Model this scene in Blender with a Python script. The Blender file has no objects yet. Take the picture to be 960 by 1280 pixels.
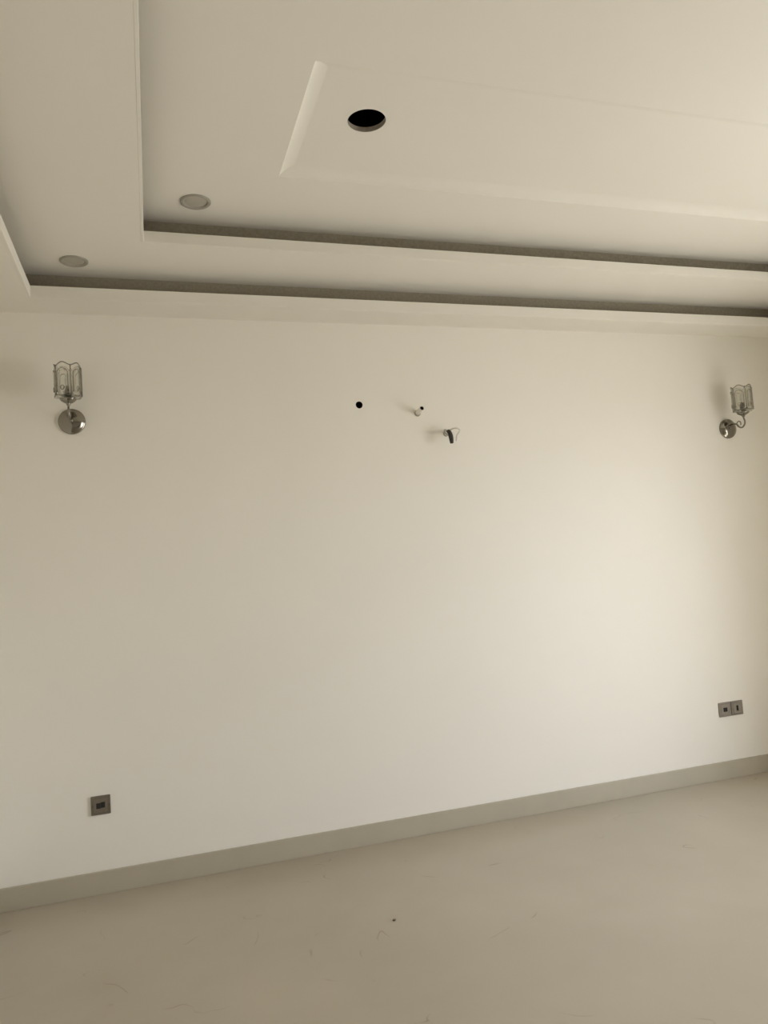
import bpy, bmesh, math, random
from mathutils import Matrix, Vector
PI = math.pi
sc = bpy.context.scene
C = sc.collection

# ------------------------------------------------------------------ camera
H = 1.39                                    # eye height
cam_d = bpy.data.cameras.new('camera'); cam = bpy.data.objects.new('camera', cam_d); C.objects.link(cam)
R = ((0.95299468, 0.04334713, -0.29987025),
     (-0.29543887, -0.08659415, -0.9514291),
     (-0.06720873, 0.9953002, -0.06971734))
m4 = Matrix(R).to_4x4(); m4.translation = (0, 0, H)
cam.matrix_world = m4
cam_d.sensor_fit = 'VERTICAL'; cam_d.sensor_height = 36.0; cam_d.lens = 933.914 * 36 / 1280
cam_d.clip_start = 0.02; cam_d.clip_end = 200
sc.camera = cam

# ------------------------------------------------------------------ world, light, exposure
SKY = 4.5
world = bpy.data.worlds.new('world'); sc.world = world; world.use_nodes = True
nt = world.node_tree; nt.nodes.clear()
wo = nt.nodes.new('ShaderNodeOutputWorld'); bg = nt.nodes.new('ShaderNodeBackground')
tc = nt.nodes.new('ShaderNodeTexCoord'); sep = nt.nodes.new('ShaderNodeSeparateXYZ')
cr = nt.nodes.new('ShaderNodeValToRGB'); mr = nt.nodes.new('ShaderNodeMapRange')
mr.inputs['From Min'].default_value = -1; mr.inputs['From Max'].default_value = 1
nt.links.new(tc.outputs['Generated'], sep.inputs[0]); nt.links.new(sep.outputs['Z'], mr.inputs['Value'])
nt.links.new(mr.outputs['Result'], cr.inputs[0])
e = cr.color_ramp.elements
e[0].position = 0.0; e[0].color = (.50, .49, .46, 1)
e[1].position = 0.49; e[1].color = (.62, .61, .58, 1)
a = e.new(0.51); a.color = (.94, .975, 1.06, 1)
b = e.new(1.0); b.color = (.80, .88, 1.0, 1)
nt.links.new(cr.outputs[0], bg.inputs['Color']); bg.inputs['Strength'].default_value = SKY
nt.links.new(bg.outputs[0], wo.inputs[0])
# (xmin, xmax, ymin, ymax) of the room, window opening in the right wall
X0, X1, Y0, Y1 = -0.70, 3.90, -3.20, 3.726
WY0, WY1, WZ0, WZ1 = 0.55, 2.42, 0.10, 2.30
ld = bpy.data.lights.new('window_portal', 'AREA'); ld.shape = 'RECTANGLE'
ld.size = WZ1 - WZ0; ld.size_y = WY1 - WY0; ld.cycles.is_portal = True
lo = bpy.data.objects.new('window_portal', ld); C.objects.link(lo)
lo.location = (X1 + .22, (WY0 + WY1) / 2, (WZ0 + WZ1) / 2); lo.rotation_euler = (0, PI / 2, 0)
sd = bpy.data.lights.new('sun', 'SUN'); sd.energy = 6.5; sd.angle = math.radians(2); sd.color = (1, .97, .93)
so = bpy.data.objects.new('sun', sd); C.objects.link(so); so.location = (8, 1, 8)
el, az = math.radians(66), math.radians(8)          # steep sun, falls on the floor under the window outside the picture
so.rotation_euler = Vector((-math.cos(el) * math.cos(az), math.cos(el) * math.sin(az), -math.sin(el))).to_track_quat('-Z', 'Y').to_euler()
vs = sc.view_settings
vs.view_transform = 'Standard'; vs.look = 'None'; vs.gamma = 1; vs.use_curve_mapping = False
vs.exposure = 1.28
sc.display_settings.display_device = 'sRGB'
cy = sc.cycles
cy.max_bounces = 16; cy.diffuse_bounces = 10; cy.glossy_bounces = 6; cy.transmission_bounces = 10
cy.use_denoising = True; cy.sample_clamp_indirect = 6

# ------------------------------------------------------------------ materials
def mat(name, col, rough=.6, metal=0., spec=.5, noise=None, bump=None, **kw):
    m = bpy.data.materials.new(name); m.use_nodes = True
    n = m.node_tree; p = n.nodes['Principled BSDF']
    p.inputs['Base Color'].default_value = (*col, 1); p.inputs['Roughness'].default_value = rough
    p.inputs['Metallic'].default_value = metal; p.inputs['Specular IOR Level'].default_value = spec
    for k, v in kw.items(): p.inputs[k.replace('_', ' ')].default_value = v
    t = n.nodes.new('ShaderNodeTexCoord')
    if noise:
        sc_, amt = noise
        nz = n.nodes.new('ShaderNodeTexNoise'); nz.inputs['Scale'].default_value = sc_; nz.inputs['Detail'].default_value = 4
        r = n.nodes.new('ShaderNodeValToRGB')
        r.color_ramp.elements[0].position = .3; r.color_ramp.elements[1].position = .7
        r.color_ramp.elements[0].color = tuple(c * (1 - amt) for c in col) + (1,)
        r.color_ramp.elements[1].color = tuple(min(1, c * (1 + amt)) for c in col) + (1,)
        n.links.new(t.outputs['Object'], nz.inputs['Vector']); n.links.new(nz.outputs['Fac'], r.inputs[0])
        n.links.new(r.outputs[0], p.inputs['Base Color'])
    if bump:
        sc_, st = bump
        nz = n.nodes.new('ShaderNodeTexNoise'); nz.inputs['Scale'].default_value = sc_; nz.inputs['Detail'].default_value = 3
        bp = n.nodes.new('ShaderNodeBump'); bp.inputs['Strength'].default_value = st; bp.inputs['Distance'].default_value = .001
        n.links.new(t.outputs['Object'], nz.inputs['Vector']); n.links.new(nz.outputs['Fac'], bp.inputs['Height'])
        n.links.new(bp.outputs[0], p.inputs['Normal'])
    return m

M = {}
M['wall'] = mat('wall_paint', (.819, .790, .722), .55, noise=(1.2, .012), bump=(160, .15))
M['ceil'] = mat('ceiling_paint', (.786, .758, .690), .8, spec=.2, noise=(1.5, .01), bump=(120, .1))
M['skirt'] = mat('skirting_tile', (.44, .402, .315), .35, noise=(6, .03))
M['chrome'] = mat('polished_chrome', (.27, .25, .215), .15, 1., noise=(20, .05))
M['nickel'] = mat('brushed_nickel_plate', (.26, .235, .20), .38, 1., noise=(60, .08))
M['nickel2'] = mat('brushed_nickel_insert', (.33, .30, .26), .34, 1., noise=(60, .08))
M['black'] = mat('dark_recess', (.008, .007, .006), .8, noise=(30, .2))
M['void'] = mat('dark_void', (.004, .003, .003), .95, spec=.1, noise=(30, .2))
M['board_shade'] = mat('plasterboard_pocket_shade', (.34, .305, .245), .9, noise=(80, .12))  # plasterboard at cut edge and slab; in the pockets its dark tone paints shade
M['pvc'] = mat('white_pvc', (.80, .77, .70), .35, noise=(30, .03))
M['rubber'] = mat('dark_rubber_lining', (.028, .022, .016), .6, noise=(60, .2))
M['crumb'] = mat('brown_crumb', (.10, .085, .06), .8, noise=(200, .3))
M['greywire'] = mat('grey_wire_sheath', (.38, .36, .31), .4, noise=(60, .06))
M['ring'] = mat('downlight_trim', (.36, .335, .285), .35, spec=.4, noise=(50, .03))
M['lens'] = mat('frosted_lens', (.46, .435, .375), .4, spec=.4, noise=(40, .03))
M['frame'] = mat('white_window_frame', (.75, .75, .73), .35, noise=(10, .02))
M['sealant'] = mat('cream_sealant', (.40, .35, .27), .5, noise=(40, .04))
M['bulb'] = mat('clear_bulb', (.9, .9, .9), .05, spec=.5, Transmission_Weight=1.0, IOR=1.3)
M['glass'] = mat('cut_crystal', (.90, .90, .87), .03, spec=.5, Transmission_Weight=1.0, IOR=1.5)

# polished floor: cream porcelain with a few faint veins
def floor_mat():
    m = bpy.data.materials.new('polished_floor'); m.use_nodes = True
    n = m.node_tree; p = n.nodes['Principled BSDF']; L = n.links.new
    p.inputs['Roughness'].default_value = .24; p.inputs['Specular IOR Level'].default_value = .5
    t = n.nodes.new('ShaderNodeTexCoord')
    nz = n.nodes.new('ShaderNodeTexNoise'); nz.inputs['Scale'].default_value = 1.1; nz.inputs['Detail'].default_value = 6
    r = n.nodes.new('ShaderNodeValToRGB')
    r.color_ramp.elements[0].position = .3; r.color_ramp.elements[1].position = .72
    r.color_ramp.elements[0].color = (.395, .350, .272, 1); r.color_ramp.elements[1].color = (.452, .403, .322, 1)
    L(t.outputs['Object'], nz.inputs['Vector']); L(nz.outputs['Fac'], r.inputs[0])
    # veins: thin level lines of a warped noise, broken up by a second noise
    v = n.nodes.new('ShaderNodeTexNoise'); v.inputs['Scale'].default_value = 1.6; v.inputs['Detail'].default_value = 3
    v.inputs['Distortion'].default_value = .7
    L(t.outputs['Object'], v.inputs['Vector'])
    s = n.nodes.new('ShaderNodeMath'); s.operation = 'SUBTRACT'; s.inputs[1].default_value = .5; L(v.outputs['Fac'], s.inputs[0])
    ab = n.nodes.new('ShaderNodeMath'); ab.operation = 'ABSOLUTE'; L(s.outputs[0], ab.inputs[0])
    mr_ = n.nodes.new('ShaderNodeMapRange'); mr_.inputs['From Min'].default_value = 0; mr_.inputs['From Max'].default_value = .004
    mr_.inputs['To Min'].default_value = 1; mr_.inputs['To Max'].default_value = 0; L(ab.outputs[0], mr_.inputs['Value'])
    k = n.nodes.new('ShaderNodeTexNoise'); k.inputs['Scale'].default_value = 6.5; k.inputs['Detail'].default_value = 1
    L(t.outputs['Object'], k.inputs['Vector'])
    k2 = n.nodes.new('ShaderNodeMapRange'); k2.inputs['From Min'].default_value = .57; k2.inputs['From Max'].default_value = .67
    L(k.outputs['Fac'], k2.inputs['Value'])
    mu = n.nodes.new('ShaderNodeMath'); mu.operation = 'MULTIPLY'; L(mr_.outputs[0], mu.inputs[0]); L(k2.outputs[0], mu.inputs[1])
    mu2 = n.nodes.new('ShaderNodeMath'); mu2.operation = 'MULTIPLY'; mu2.inputs[1].default_value = .5; L(mu.outputs[0], mu2.inputs[0])
    mx = n.nodes.new('ShaderNodeMix'); mx.data_type = 'RGBA'
    L(mu2.outputs[0], mx.inputs['Factor']); L(r.outputs[0], mx.inputs['A']); mx.inputs['B'].default_value = (.20, .165, .12, 1)
    L(mx.outputs['Result'], p.inputs['Base Color'])
    return m
M['cutline'] = mat('dark_cut_glass', (.50, .47, .40), .06, spec=.5, Transmission_Weight=1.0, IOR=1.5)
M['floor'] = floor_mat()

# ------------------------------------------------------------------ helpers
def obj(name, bm, m, parent=None, smooth=False, loc=None, bevel=0):
    me = bpy.data.meshes.new(name); bmesh.ops.recalc_face_normals(bm, faces=bm.faces[:])
    bm.to_mesh(me); bm.free()
    for mm in (m if isinstance(m, (list, tuple)) else [m]): me.materials.append(mm)
    if smooth:
        for p in me.polygons: p.use_smooth = True
    o = bpy.data.objects.new(name, me); C.objects.link(o)
    if parent: o.parent = parent
    if loc: o.location = loc
    if bevel:
        bv = o.modifiers.new('bevel', 'BEVEL'); bv.width = bevel; bv.segments = 2; bv.limit_method = 'ANGLE'
    return o
def struct(o, parent_less=True):
    o['kind'] = 'structure'; return o
def thing(name, label, cat, loc, rot=(0, 0, 0), group=None):
    o = bpy.data.objects.new(name, None); C.objects.link(o); o.empty_display_size = .05
    o.location = loc; o.rotation_euler = rot; o['label'] = label; o['category'] = cat
    if group: o['group'] = group
    return o
def box(bm, x0, x1, y0, y1, z0, z1):
    v = [bm.verts.new(p) for p in ((x0, y0, z0), (x1, y0, z0), (x1, y1, z0), (x0, y1, z0), (x0, y0, z1), (x1, y0, z1), (x1, y1, z1), (x0, y1, z1))]
    for f in ((0, 3, 2, 1), (4, 5, 6, 7), (0, 1, 5, 4), (1, 2, 6, 5), (2, 3, 7, 6), (3, 0, 4, 7)): bm.faces.new([v[i] for i in f])
def ring(bm, outer, inner, z0, z1):
    """rectangular ring (x0,x1,y0,y1) solid between z0 and z1"""
    def r(q, z): return [bm.verts.new(p) for p in ((q[0], q[2], z), (q[1], q[2], z), (q[1], q[3], z), (q[0], q[3], z))]
    a, b, c, d = r(outer, z0), r(inner, z0), r(outer, z1), r(inner, z1)
    for i in range(4):
        j = (i + 1) % 4
        bm.faces.new((a[i], b[i], b[j], a[j])); bm.faces.new((c[i], c[j], d[j], d[i]))
        bm.faces.new((b[i], d[i], d[j], b[j])); bm.faces.new((a[i], a[j], c[j], c[i]))
def lathe(bm, prof, n=48, axis='Z', c0=(0, 0, 0), cap=False):
    """revolve (r, h) profile; axis Z or -Y (h measured towards the room, i.e. -Y)"""
    rows = []
    for r, h in prof:
        row = []
        if r < 1e-6:
            row = [bm.verts.new(P(0, 0, h, axis, c0))] * n
        else:
            for i in range(n):
                t = 2 * PI * i / n; row.append(bm.verts.new(P(r * math.cos(t), r * math.sin(t), h, axis, c0)))
        rows.append(row)
    for a, b in zip(rows, rows[1:]):
        for i in range(n):
            j = (i + 1) % n; vs_ = []
            for v in (a[i], a[j], b[j], b[i]):
                if v not in vs_: vs_.append(v)
            if len(vs_) > 2: bm.faces.new(vs_)
    if cap:
        for row in (rows[0], rows[-1]):
            if row[0] is not row[1]: bm.faces.new(row)
def P(u, v, h, axis, c):
    return (c[0] + u, c[1] + v, c[2] + h) if axis == 'Z' else (c[0] + u, c[1] - h, c[2] + v)
def smooth_path(pts, k=6):
    out = []
    for i in range(len(pts) - 1):
        p0 = Vector(pts[max(i - 1, 0)]); p1 = Vector(pts[i]); p2 = Vector(pts[i + 1]); p3 = Vector(pts[min(i + 2, len(pts) - 1)])
        for j in range(k):
            t = j / k
            out.append(.5 * ((2 * p1) + (-p0 + p2) * t + (2 * p0 - 5 * p1 + 4 * p2 - p3) * t * t + (-p0 + 3 * p1 - 3 * p2 + p3) * t ** 3))
    out.append(Vector(pts[-1])); return out
def tube(bm, pts, r, n=12, k=6, ends=True):
    path = smooth_path(pts, k); rows = []; up = None
    for i, p in enumerate(path):
        t = (path[min(i + 1, len(path) - 1)] - path[max(i - 1, 0)]).normalized()
        if up is None: up = Vector((1, 0, 0)) if abs(t.x) < .8 else Vector((0, 0, 1))
        u = (up - t * up.dot(t)).normalized(); up = u; w = t.cross(u)
        rr = r(i / (len(path) - 1)) if callable(r) else r
        rows.append([bm.verts.new(p + rr * (math.cos(2 * PI * q / n) * u + math.sin(2 * PI * q / n) * w)) for q in range(n)])
    for a, b in zip(rows, rows[1:]):
        for i in range(n): bm.faces.new((a[i], a[(i + 1) % n], b[(i + 1) % n], b[i]))
    if ends: bm.faces.new(rows[0][::-1]); bm.faces.new(rows[-1])
def cut(o, cutters):
    """cut round openings: cutters = [(loc, radius, axis, length)]; the cutters are deleted again"""
    tmp = []
    for loc, r, axis, ln in cutters:
        bm = bmesh.new(); lathe(bm, [(r, -ln), (r, ln)], 48, axis, (0, 0, 0), cap=True)
        c = obj('cut', bm, M['board_shade']); c.location = loc; tmp.append(c)
        md = o.modifiers.new('b', 'BOOLEAN'); md.operation = 'DIFFERENCE'; md.solver = 'EXACT'; md.object = c
    bpy.context.view_layer.update()
    dg = bpy.context.evaluated_depsgraph_get()
    me = bpy.data.meshes.new_from_object(o.evaluated_get(dg)); o.modifiers.clear(); old = o.data; o.data = me
    me.name = old.name; bpy.data.meshes.remove(old)
    for c in tmp:
        d = c.data; bpy.data.objects.remove(c); bpy.data.meshes.remove(d)

# ------------------------------------------------------------------ room shell
ZS = H + 1.279                 # underside of the outer soffit
ZL1 = H + 1.335                # top of the outer lip
ZC2 = H + 1.420                # second level ceiling
ZL2 = H + 1.468                # top of the inner lip
ZC3 = H + 1.553                # third level ceiling
ZT = ZC3 + .026                # shallow tray in its middle
ZTOP = H + 1.75
T = .15; RV = .44            # wall thickness; the window reveal is deeper

bm = bmesh.new(); box(bm, X0 - T, X1 + T, Y0 - T, Y1 + T, -.12, 0)
floor = struct(obj('floor', bm, M['floor']))
bm = bmesh.new(); box(bm, X0 - T, X1 + T, Y1, Y1 + T, 0, ZTOP)
wall_back = struct(obj('wall_back', bm, M['wall']))
bm = bmesh.new(); box(bm, X0 - T, X0, Y0, Y1, 0, ZTOP)
struct(obj('wall_left', bm, M['wall']))
bm = bmesh.new(); box(bm, X0 - T, X1 + T, Y0 - T, Y0, 0, ZTOP)
struct(obj('wall_front', bm, M['wall']))
bm = bmesh.new()
box(bm, X1, X1 + RV, Y0, WY0, 0, ZTOP); box(bm, X1, X1 + RV, WY1, Y1, 0, ZTOP)
box(bm, X1, X1 + RV, WY0, WY1, 0, WZ0); box(bm, X1, X1 + RV, WY0, WY1, WZ1, ZTOP)
struct(obj('wall_right', bm, M['wall']))

# window in the right wall
wf = bmesh.new(); fx0, fx1 = X1 + .24, X1 + .30
box(wf, fx0, fx1, WY0, WY1, WZ0, WZ0 + .06); box(wf, fx0, fx1, WY0, WY1, WZ1 - .06, WZ1)
box(wf, fx0, fx1, WY0, WY0 + .06, WZ0 + .06, WZ1 - .06); box(wf, fx0, fx1, WY1 - .06, WY1, WZ0 + .06, WZ1 - .06)
box(wf, fx0, fx1, (WY0 + WY1) / 2 - .03, (WY0 + WY1) / 2 + .03, WZ0 + .06, WZ1 - .06)
struct(obj('window_1', wf, M['frame'], bevel=.004))

# skirting tiles along the walls
SK = .099
bm = bmesh.new(); box(bm, X0, X1, Y1 - .012, Y1, 0.0, SK); struct(obj('baseboard_back', bm, M['skirt'], bevel=.002))
bm = bmesh.new(); box(bm, X0, X0 + .012, Y0, Y1 - .012, 0.0, SK); struct(obj('baseboard_left', bm, M['skirt'], bevel=.002))
bm = bmesh.new(); box(bm, X1 - .012, X1, Y0, Y1 - .012, 0.0, SK); struct(obj('baseboard_right', bm, M['skirt'], bevel=.002))
bm = bmesh.new(); box(bm, X0 + .012, X1 - .012, Y0, Y0 + .012, 0.0, SK); struct(obj('baseboard_front', bm, M['skirt'], bevel=.002))
bm = bmesh.new(); box(bm, X0 + .012, X1 - .012, Y1 - .015, Y1 - .012, 0.0, .003); struct(obj('trim_5', bm, M['sealant']))

# stepped ceiling: soffit, two lips with a shadow gap above each, shallow tray
ROOM = (X0, X1, Y0, Y1)
L1 = (-.458, X1 - .170, Y0 + .20, 3.523)
L2 = (.029, X1 - .42, Y0 + .58, 3.192)
def grow(r, d): return (r[0] - d, r[1] + d, r[2] - d, r[3] + d)
TH = .012; PK = .090
bm = bmesh.new()
ring(bm, ROOM, grow(L1, TH), ZS, ZS + .012)                      # soffit board
ring(bm, ROOM, grow(L2, TH), ZC2, ZC2 + .012)                    # second level
struct(obj('ceiling', bm, M['ceil']))
# insides of the two light pockets, their shade put into the dark colour
bm = bmesh.new(); ring(bm, ROOM, grow(L1, PK), ZS + .012, ZC2); ring(bm, grow(L1, PK), grow(L1, TH), ZS + .012, ZS + .020); struct(obj('trim_3', bm, M['board_shade']))
bm = bmesh.new(); ring(bm, ROOM, grow(L2, PK), ZC2 + .012, ZC3); ring(bm, grow(L2, PK), grow(L2, TH), ZC2 + .012, ZC2 + .020); struct(obj('trim_4', bm, M['board_shade']))
for nm, L, z0, z1 in (('trim_1', L1, ZS, ZL1), ('trim_2', L2, ZC2, ZL2)):
    bm = bmesh.new(); ring(bm, grow(L, TH), L, z0, z1); struct(obj(nm, bm, M['ceil'], bevel=.0015))
# third level with tray
TO = (.547, 3.10, 2.126, 2.817); CW = .055
def rect(bm, q, z): return [bm.verts.new(p) for p in ((q[0], q[2], z), (q[1], q[2], z), (q[1], q[3], z), (q[0], q[3], z))]
bm = bmesh.new()
prof = [(0, 0), (.005, .006), (.012, .0115), (.021, .017), (.032, .0215), (.043, .0245), (CW, .026)]         # eased slope of the tray edge
rows = [rect(bm, ROOM, ZC3)] + [rect(bm, grow(TO, -w), ZC3 + h) for w, h in prof]
for a_, b_ in zip(rows, rows[1:]):
    for i in range(4):
        j = (i + 1) % 4; bm.faces.new((a_[i], a_[j], b_[j], b_[i]))
for f in bm.faces: f.smooth = True
for f in list(bm.faces)[:4]: f.smooth = False
bm.faces.new(rows[-1])
for q in (rows[1],):
    for i in range(4): bm.edges.get((q[i], q[(i + 1) % 4])).smooth = False
for a_, b_ in zip(rows[1:], rows[2:]):
    for i in range(4): bm.edges.get((a_[i], b_[i])).smooth = False
top = rect(bm, ROOM, ZT + .018)
for i in range(4):
    j = (i + 1) % 4; bm.faces.new((rows[0][i], top[i], top[j], rows[0][j]))
bm.faces.new(top[::-1])
ceil3 = struct(obj('ceiling', bm, M['ceil']))
# slab above everything
bm = bmesh.new(); box(bm, X0 - T, X1 + RV, Y0 - T, Y1 + T, ZTOP, ZTOP + .1); struct(obj('ceiling', bm, M['board_shade']))

# ------------------------------------------------------------------ round cut-out in the tray
HX, HY, HR = .801, 2.434, .0690
cut(ceil3, [((HX, HY, ZT), HR, 'Z', .10)])
t = thing('ceiling_cutout', 'black round hole cut in the middle of the recessed ceiling panel', 'hole', (HX, HY, ZT))
bm = bmesh.new(); lathe(bm, [(HR - .001, .0005), (HR - .001, .0185), (HR + .003, .0185), (HR + .003, .0181)], 64)
obj('cut_edge', bm, M['board_shade'], t, smooth=False)
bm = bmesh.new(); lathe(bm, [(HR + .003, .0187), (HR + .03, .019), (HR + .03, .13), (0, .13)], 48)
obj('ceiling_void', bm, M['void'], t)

# ------------------------------------------------------------------ recessed downlights (off)
def downlight(x, y, z, r, label):
    t = thing('recessed_downlight', label, 'ceiling light', (x, y, z), group='recessed downlights along the ceiling edge')
    bm = bmesh.new()      # profile hangs below the ceiling: h negative is down
    lathe(bm, [(r, 0), (r, -.004), (r - .003, -.0065), (r - .010, -.0065), (r - .016, -.003), (r - .018, .004), (r - .018, .0)], 64)
    obj('trim_ring', bm, M['ring'], t, smooth=True)
    bm = bmesh.new(); lathe(bm, [(r - .0175, .0), (r - .022, -.0012), (r * .35, -.0022), (0, -.0024)], 48)
    obj('lens', bm, M['lens'], t, smooth=True)
    return t
downlight(-.2665, 3.433, ZC2, .0595, 'small round recessed downlight in the outer ceiling step above the left wall sconce')
downlight(.2400, 3.073, ZC3, .0628, 'small round recessed downlight in the inner ceiling level beside its left corner')

# ------------------------------------------------------------------ wall sconces
def shade_bm(R_=.058, hh=.155, th=.006, sect=5, nz=40, na=192):
    """cut crystal tumbler: every sector carries a raised arch, the rim is scalloped"""
    bm = bmesh.new()
    def ridge(d, w): return math.exp(-(d / w) ** 2)
    outer, inner = [], []
    for k in range(nz + 1):
        v = k / nz; ro, ri = [], []
        for i in range(na):
            a = 2 * PI * i / na; s = (a / (2 * PI) * sect) % 1 - .5          # -.5 .. .5 in a sector
            top = hh * (1 - .085 * (.5 - .5 * math.cos(2 * PI * s * 1) ) )     # scallop: high in the middle
            bot = hh * .035 * (.5 - .5 * math.cos(2 * PI * s))
            z = bot + (top - bot) * v
            # arch: two legs and a round head
            hw = .34; cx, cz = s * .0607 * (6 / sect), z
            leg = abs(abs(cx) - hw * .0607); head_c = hh * .68
            if cz < head_c: d = leg if cz > .02 else 1
            else: d = abs(math.hypot(cx, cz - head_c) - hw * .0607)
            g = .0015 * ridge(d, .0048)
            g += .0020 * ridge(abs(s) - .5, .07)                                # joint between sectors
            g += .0015 * ridge(math.hypot(cx, (cz - hh * .24)) - .010, .0036)    # small ring motif low down
            g += .0020 * ridge(z - .012, .004)
            ro.append(bm.verts.new(((R_ - .003 + g) * math.cos(a), (R_ - .003 + g) * math.sin(a), z)))
            if k > 1: ri.append(bm.verts.new(((R_ - .003 - th) * math.cos(a), (R_ - .003 - th) * math.sin(a), z)))
        outer.append(ro)
        if ri: inner.append(ri)
    for rows in (outer, inner):
        for a_, b_ in zip(rows, rows[1:]):
            for i in range(na): bm.faces.new((a_[i], a_[(i + 1) % na], b_[(i + 1) % na], b_[i]))
    for i in range(na): j = (i + 1) % na; bm.faces.new((outer[-1][i], outer[-1][j], inner[-1][j], inner[-1][i]))
    def disc(rows0, z, flip):
        c = bm.verts.new((0, 0, z)); q = [bm.verts.new((v.co.x * .55, v.co.y * .55, z * .6 + v.co.z * .4)) for v in rows0]
        for i in range(na):
            j = (i + 1) % na; bm.faces.new((rows0[i], rows0[j], q[j], q[i])); bm.faces.new((q[i], q[j], c))
    disc(outer[0], -.002, 0); disc(inner[0], .008, 1)
    return bm
def relief_bm(R_=.0585, hh=.155, sect=5):
    """raised dark cut lines: one arch and a low ring per sector, wavy rim and foot"""
    bm = bmesh.new(); sw = 2 * PI / sect
    def on(a, z, r=R_): return (r * math.cos(a), r * math.sin(a), z)
    for k in range(sect):
        a0 = (k + .5) * sw; hw = .34 * sw; hc = hh * .66; hr = hw * R_
        pts = [on(a0 - hw, z) for z in (.020, .05, .08)] + [on(a0 - hw * math.cos(q), hc + hr * .9 * math.sin(q)) for q in [PI * i / 10 for i in range(11)]] + [on(a0 + hw, z) for z in (.08, .05, .020)]
        tube(bm, pts, .0021, 7, 2)
        tube(bm, [on(a0 + .16 * math.cos(q), hh * .24 + .010 * math.sin(q)) for q in [2 * PI * i / 10 for i in range(11)]], .0017, 6, 2)
        tube(bm, [on(k * sw, z) for z in (.006, hh * .3, hh * .6, hh * .90)], .0026, 7, 2)
    for base, amp, rr in ((hh * .995, -.085 * hh, .0024), (.003, .035 * hh, .0022)):
        pts = [on(2 * PI * i / 60, base + amp * (.5 - .5 * math.cos(2 * PI * ((i / 60 * sect) % 1 - .5))), R_ - .003) for i in range(61)]
        tube(bm, pts, rr, 7, 1)
    return bm
def sconce():
    t = thing('wall_sconce', 'x', 'wall light', (0, 0, 0), group='crystal wall sconces')
    # all parts measured from the centre of the backplate on the wall, room towards -Y
    bm = bmesh.new()
    lathe(bm, [(.060, 0), (.060, .008), (.0585, .0115), (.054, .013), (.050, .0155), (.047, .019), (.036, .0235), (.020, .0265), (0, .0275)], 64, 'Y')
    obj('backplate', bm, M['chrome'], t, smooth=True)
    bm = bmesh.new()
    lathe(bm, [(.0085, .024), (.0085, .032), (.006, .036), (0, .037)], 24, 'Y', (0, 0, 0)); obj('finial', bm, M['chrome'], t, smooth=True)
    bm = bmesh.new()
    tube(bm, [(0, -.022, .014), (0, -.050, .022), (0, -.078, .014), (0, -.098, -.006), (0, -.122, -.014), (0, -.142, .000),
              (0, -.147, .020), (0, -.140, .040), (0, -.140, .056)], .0048, 14, 8)
    arm = obj('arm', bm, M['chrome'], t, smooth=True)
    bm = bmesh.new()      # curl between plate and upright
    pts = [(0, -.098 + .016 * math.cos(q), .012 + .016 * math.sin(q)) for q in [2 * PI * i / 14 - PI / 2 for i in range(13)]]
    tube(bm, pts, .0032, 10, 3); obj('scroll', bm, M['chrome'], arm, smooth=True)
    bm = bmesh.new()
    lathe(bm, [(0, .046), (.007, .046), (.010, .050), (.008, .054), (.016, .057), (.030, .065), (.036, .072), (.036, .0755), (.020, .076), (0, .076)], 40, 'Z', (0, -.140, 0))
    obj('cup', bm, M['chrome'], t, smooth=True)
    bm = bmesh.new(); lathe(bm, [(0, .0885), (.0155, .0885), (.0155, .128), (.013, .132), (0, .132)], 28, 'Z', (0, -.140, 0))
    sk = obj('lamp_socket', bm, M['nickel'], t, smooth=True)
    bm = bmesh.new(); lathe(bm, [(0, .1325), (.008, .1325), (.012, .145), (.0125, .158), (.009, .172), (.003, .182), (0, .183)], 24, 'Z', (0, -.140, 0))
    obj('bulb', bm, M['bulb'], sk, smooth=True)
    o = obj('glass_shade', shade_bm(), M['glass'], t, smooth=True, loc=(0, -.140, .079))
    obj('cut_pattern', relief_bm(), M['cutline'], o, smooth=True)
    return t
def copy_tree(o, parent=None):
    c = o.copy(); C.objects.link(c)
    if parent: c.parent = parent; c.matrix_parent_inverse = o.matrix_parent_inverse
    for ch in list(o.children): copy_tree(ch, c)
    return c
s1 = sconce(); s1.location = (-.325, Y1, H + .763)
s1['label'] = 'chrome wall sconce with clear crystal cup shade, at the left end of the wall'
s2 = copy_tree(s1); s2.location = (3.432, Y1, H + .691)
s2['label'] = 'chrome wall sconce with clear crystal cup shade, at the right end above the double sockets'
for s, a in ((s1, 0.0), (s2, math.radians(33))):
    for ch in s.children:
        if ch.name.startswith('glass_shade'): ch.rotation_euler.z = a

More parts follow.
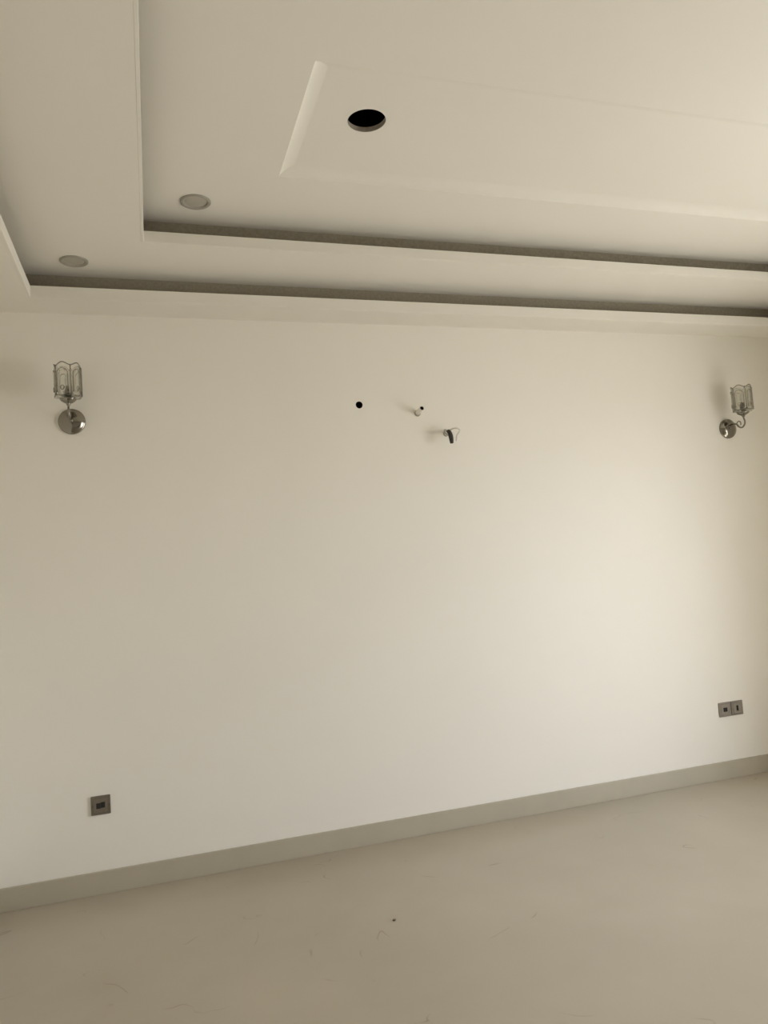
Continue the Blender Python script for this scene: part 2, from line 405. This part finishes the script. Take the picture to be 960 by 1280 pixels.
# ------------------------------------------------------------------ sockets
def socket(x, z, label, style, group=None):
    t = thing('wall_socket', label, 'socket', (x, Y1, z), group=group)
    w = .0418
    bm = bmesh.new(); box(bm, -w, w, -.008, 0, -w, w); obj('faceplate', bm, M['nickel'], t, bevel=.002)
    iw = .0285
    bm = bmesh.new()
    ringY(bm, iw, .004, -.0105, -.008); obj('inner_frame', bm, M['nickel2'], t, bevel=.0008)
    bm = bmesh.new(); box(bm, -iw + .005, iw - .005, -.0092, -.008, -iw + .005, iw - .005); obj('insert', bm, M['nickel2'], t)
    if style == 'twin':
        for sx, zc in ((-.0095, -.0015), (.0095, .0015)):
            bm = bmesh.new(); box(bm, sx - .0092, sx + .0092, -.0099, -.0092, zc - .0130, zc + .0120); j = obj('port', bm, M['black'], t, bevel=.001)
    elif style == 'square':
        bm = bmesh.new(); box(bm, -.0145, .0145, -.0099, -.0092, -.0125, .0115); obj('port', bm, M['black'], t, bevel=.001)
    else:
        bm = bmesh.new(); box(bm, -.0075, .0075, -.0099, -.0092, -.016, .015); obj('port', bm, M['black'], t, bevel=.001)
    for sx in (-1, 1):
        bm = bmesh.new(); lathe(bm, [(.0022, .008), (.0022, .0088), (0, .009)], 12, 'Y', (sx * .0355, 0, 0)); obj('screw', bm, M['chrome'], t)
    return t
def ringY(bm, w, th, y0, y1):
    for q in ((-w, w, w - th, w), (-w, w, -w, -w + th), (-w, -w + th, -w + th, w - th), (w - th, w, -w + th, w - th)):
        box(bm, q[0], q[1], y0, y1, q[2], q[3])
socket(-.266, H - 1.001, 'single dark nickel wall socket with a pair of black ports, low on the left', 'twin')
socket(3.206, H - .993, 'left nickel wall socket of the adjoining pair, with a square black port', 'square', 'paired sockets low on the right')
socket(3.2935, H - .993, 'right nickel wall socket of the adjoining pair, with a narrow upright black port', 'slot', 'paired sockets low on the right')

# ------------------------------------------------------------------ openings and pipe ends for the missing air conditioner
WH = (1.078, Y1, H + .843); WR = .019
cut(wall_back, [(WH, WR, 'Y', .10)])
t = thing('conduit_hole', 'black round hole in the wall, left of the two protruding pipe ends', 'hole', WH)
bm = bmesh.new(); lathe(bm, [(WR - .0007, -.0008), (WR - .0007, -.099), (0, -.099)], 40, 'Y'); obj('conduit', bm, M['void'], t, smooth=False)

PX, PZ = 1.400, H + .797
t = thing('drain_pipe', 'short white pipe end with open black mouth sticking out of the wall', 'pipe', (PX, Y1, PZ))
def off(p): return p
bm = bmesh.new(); tube(bm, [(0, .02, 0), (0, -.03, .004), (0, -.075, .012)], .0130, 28, 6, ends=False)
tube(bm, [(0, .02, 0), (0, -.03, .004), (0, -.075, .012)], .0108, 28, 6, ends=False)
bm2 = bm; bm2.verts.ensure_lookup_table()
n_ = len(bm2.verts) // 2; ro = [bm2.verts[i] for i in range(n_ - 28, n_)]; ri = [bm2.verts[i] for i in range(2 * n_ - 28, 2 * n_)]
for i in range(28): bm2.faces.new((ro[i], ro[(i + 1) % 28], ri[(i + 1) % 28], ri[i]))
obj('pipe', bm2, M['pvc'], t, smooth=True)
bm = bmesh.new(); tube(bm, [(0, .01, 0), (0, -.03, .004), (0, -.071, .0113)], .0105, 24, 6); obj('mouth_shade', bm, M['void'], t)  # black plug paints in the shade inside the open pipe mouth
bm = bmesh.new(); lathe(bm, [(.0133, 0), (.0175, 0), (.0175, .003), (.016, .007), (.0133, .008)], 32, 'Y'); obj('wall_collar', bm, M['greywire'], t, smooth=True)

QX, QZ = 1.556, H + .684
t = thing('cable_bundle', 'pale and black cable ends looping out of the wall beside the white pipe', 'cable', (QX, Y1, QZ))
bm = bmesh.new(); tube(bm, [(0, .02, 0), (0, -.025, .001), (0, -.040, .002)], .0115, 24, 4); obj('sleeve', bm, M['pvc'], t, smooth=True)
bm = bmesh.new(); lathe(bm, [(.0118, 0), (.0155, 0), (.0155, .003), (.014, .006), (.0118, .007)], 28, 'Y'); obj('wall_collar', bm, M['greywire'], t, smooth=True)
bm = bmesh.new(); tube(bm, [(.000, -.032, .002), (-.004, -.052, .003), (-.004, -.068, -.014), (-.001, -.072, -.040), (.001, -.070, -.066)], lambda u: .0085 + .0040 * math.sin(PI * u ** 1.3), 16, 6)
obj('black_cable', bm, M['rubber'], t, smooth=True)
bm = bmesh.new(); tube(bm, [(.004, -.035, .004), (.012, -.062, .014), (.030, -.082, .014), (.046, -.088, .004), (.040, -.085, -.010), (.031, -.075, -.026), (.031, -.068, -.052)], .0042, 12, 8)
obj('pale_cable', bm, M['pvc'], t, smooth=True)
bm = bmesh.new(); tube(bm, [(-.004, -.034, .002), (-.020, -.050, .012), (-.034, -.064, .006), (-.030, -.070, -.012), (-.014, -.066, -.016), (-.010, -.060, -.004)], .0036, 12, 8)
obj('grey_wire', bm, M['greywire'], t, smooth=True)

# tiny crumb on the floor
bm = bmesh.new(); bmesh.ops.create_icosphere(bm, subdivisions=2, radius=.0055)
rnd = random.Random(3)
for v in bm.verts: v.co = Vector((v.co.x * 1.2, v.co.y, v.co.z * .7)) * rnd.uniform(.8, 1.15)
o = obj('plaster_crumb', bm, M['crumb'], loc=(.845, 2.906, .0035)); o['label'] = 'tiny dark crumb lying alone on the bare floor'; o['category'] = 'debris'
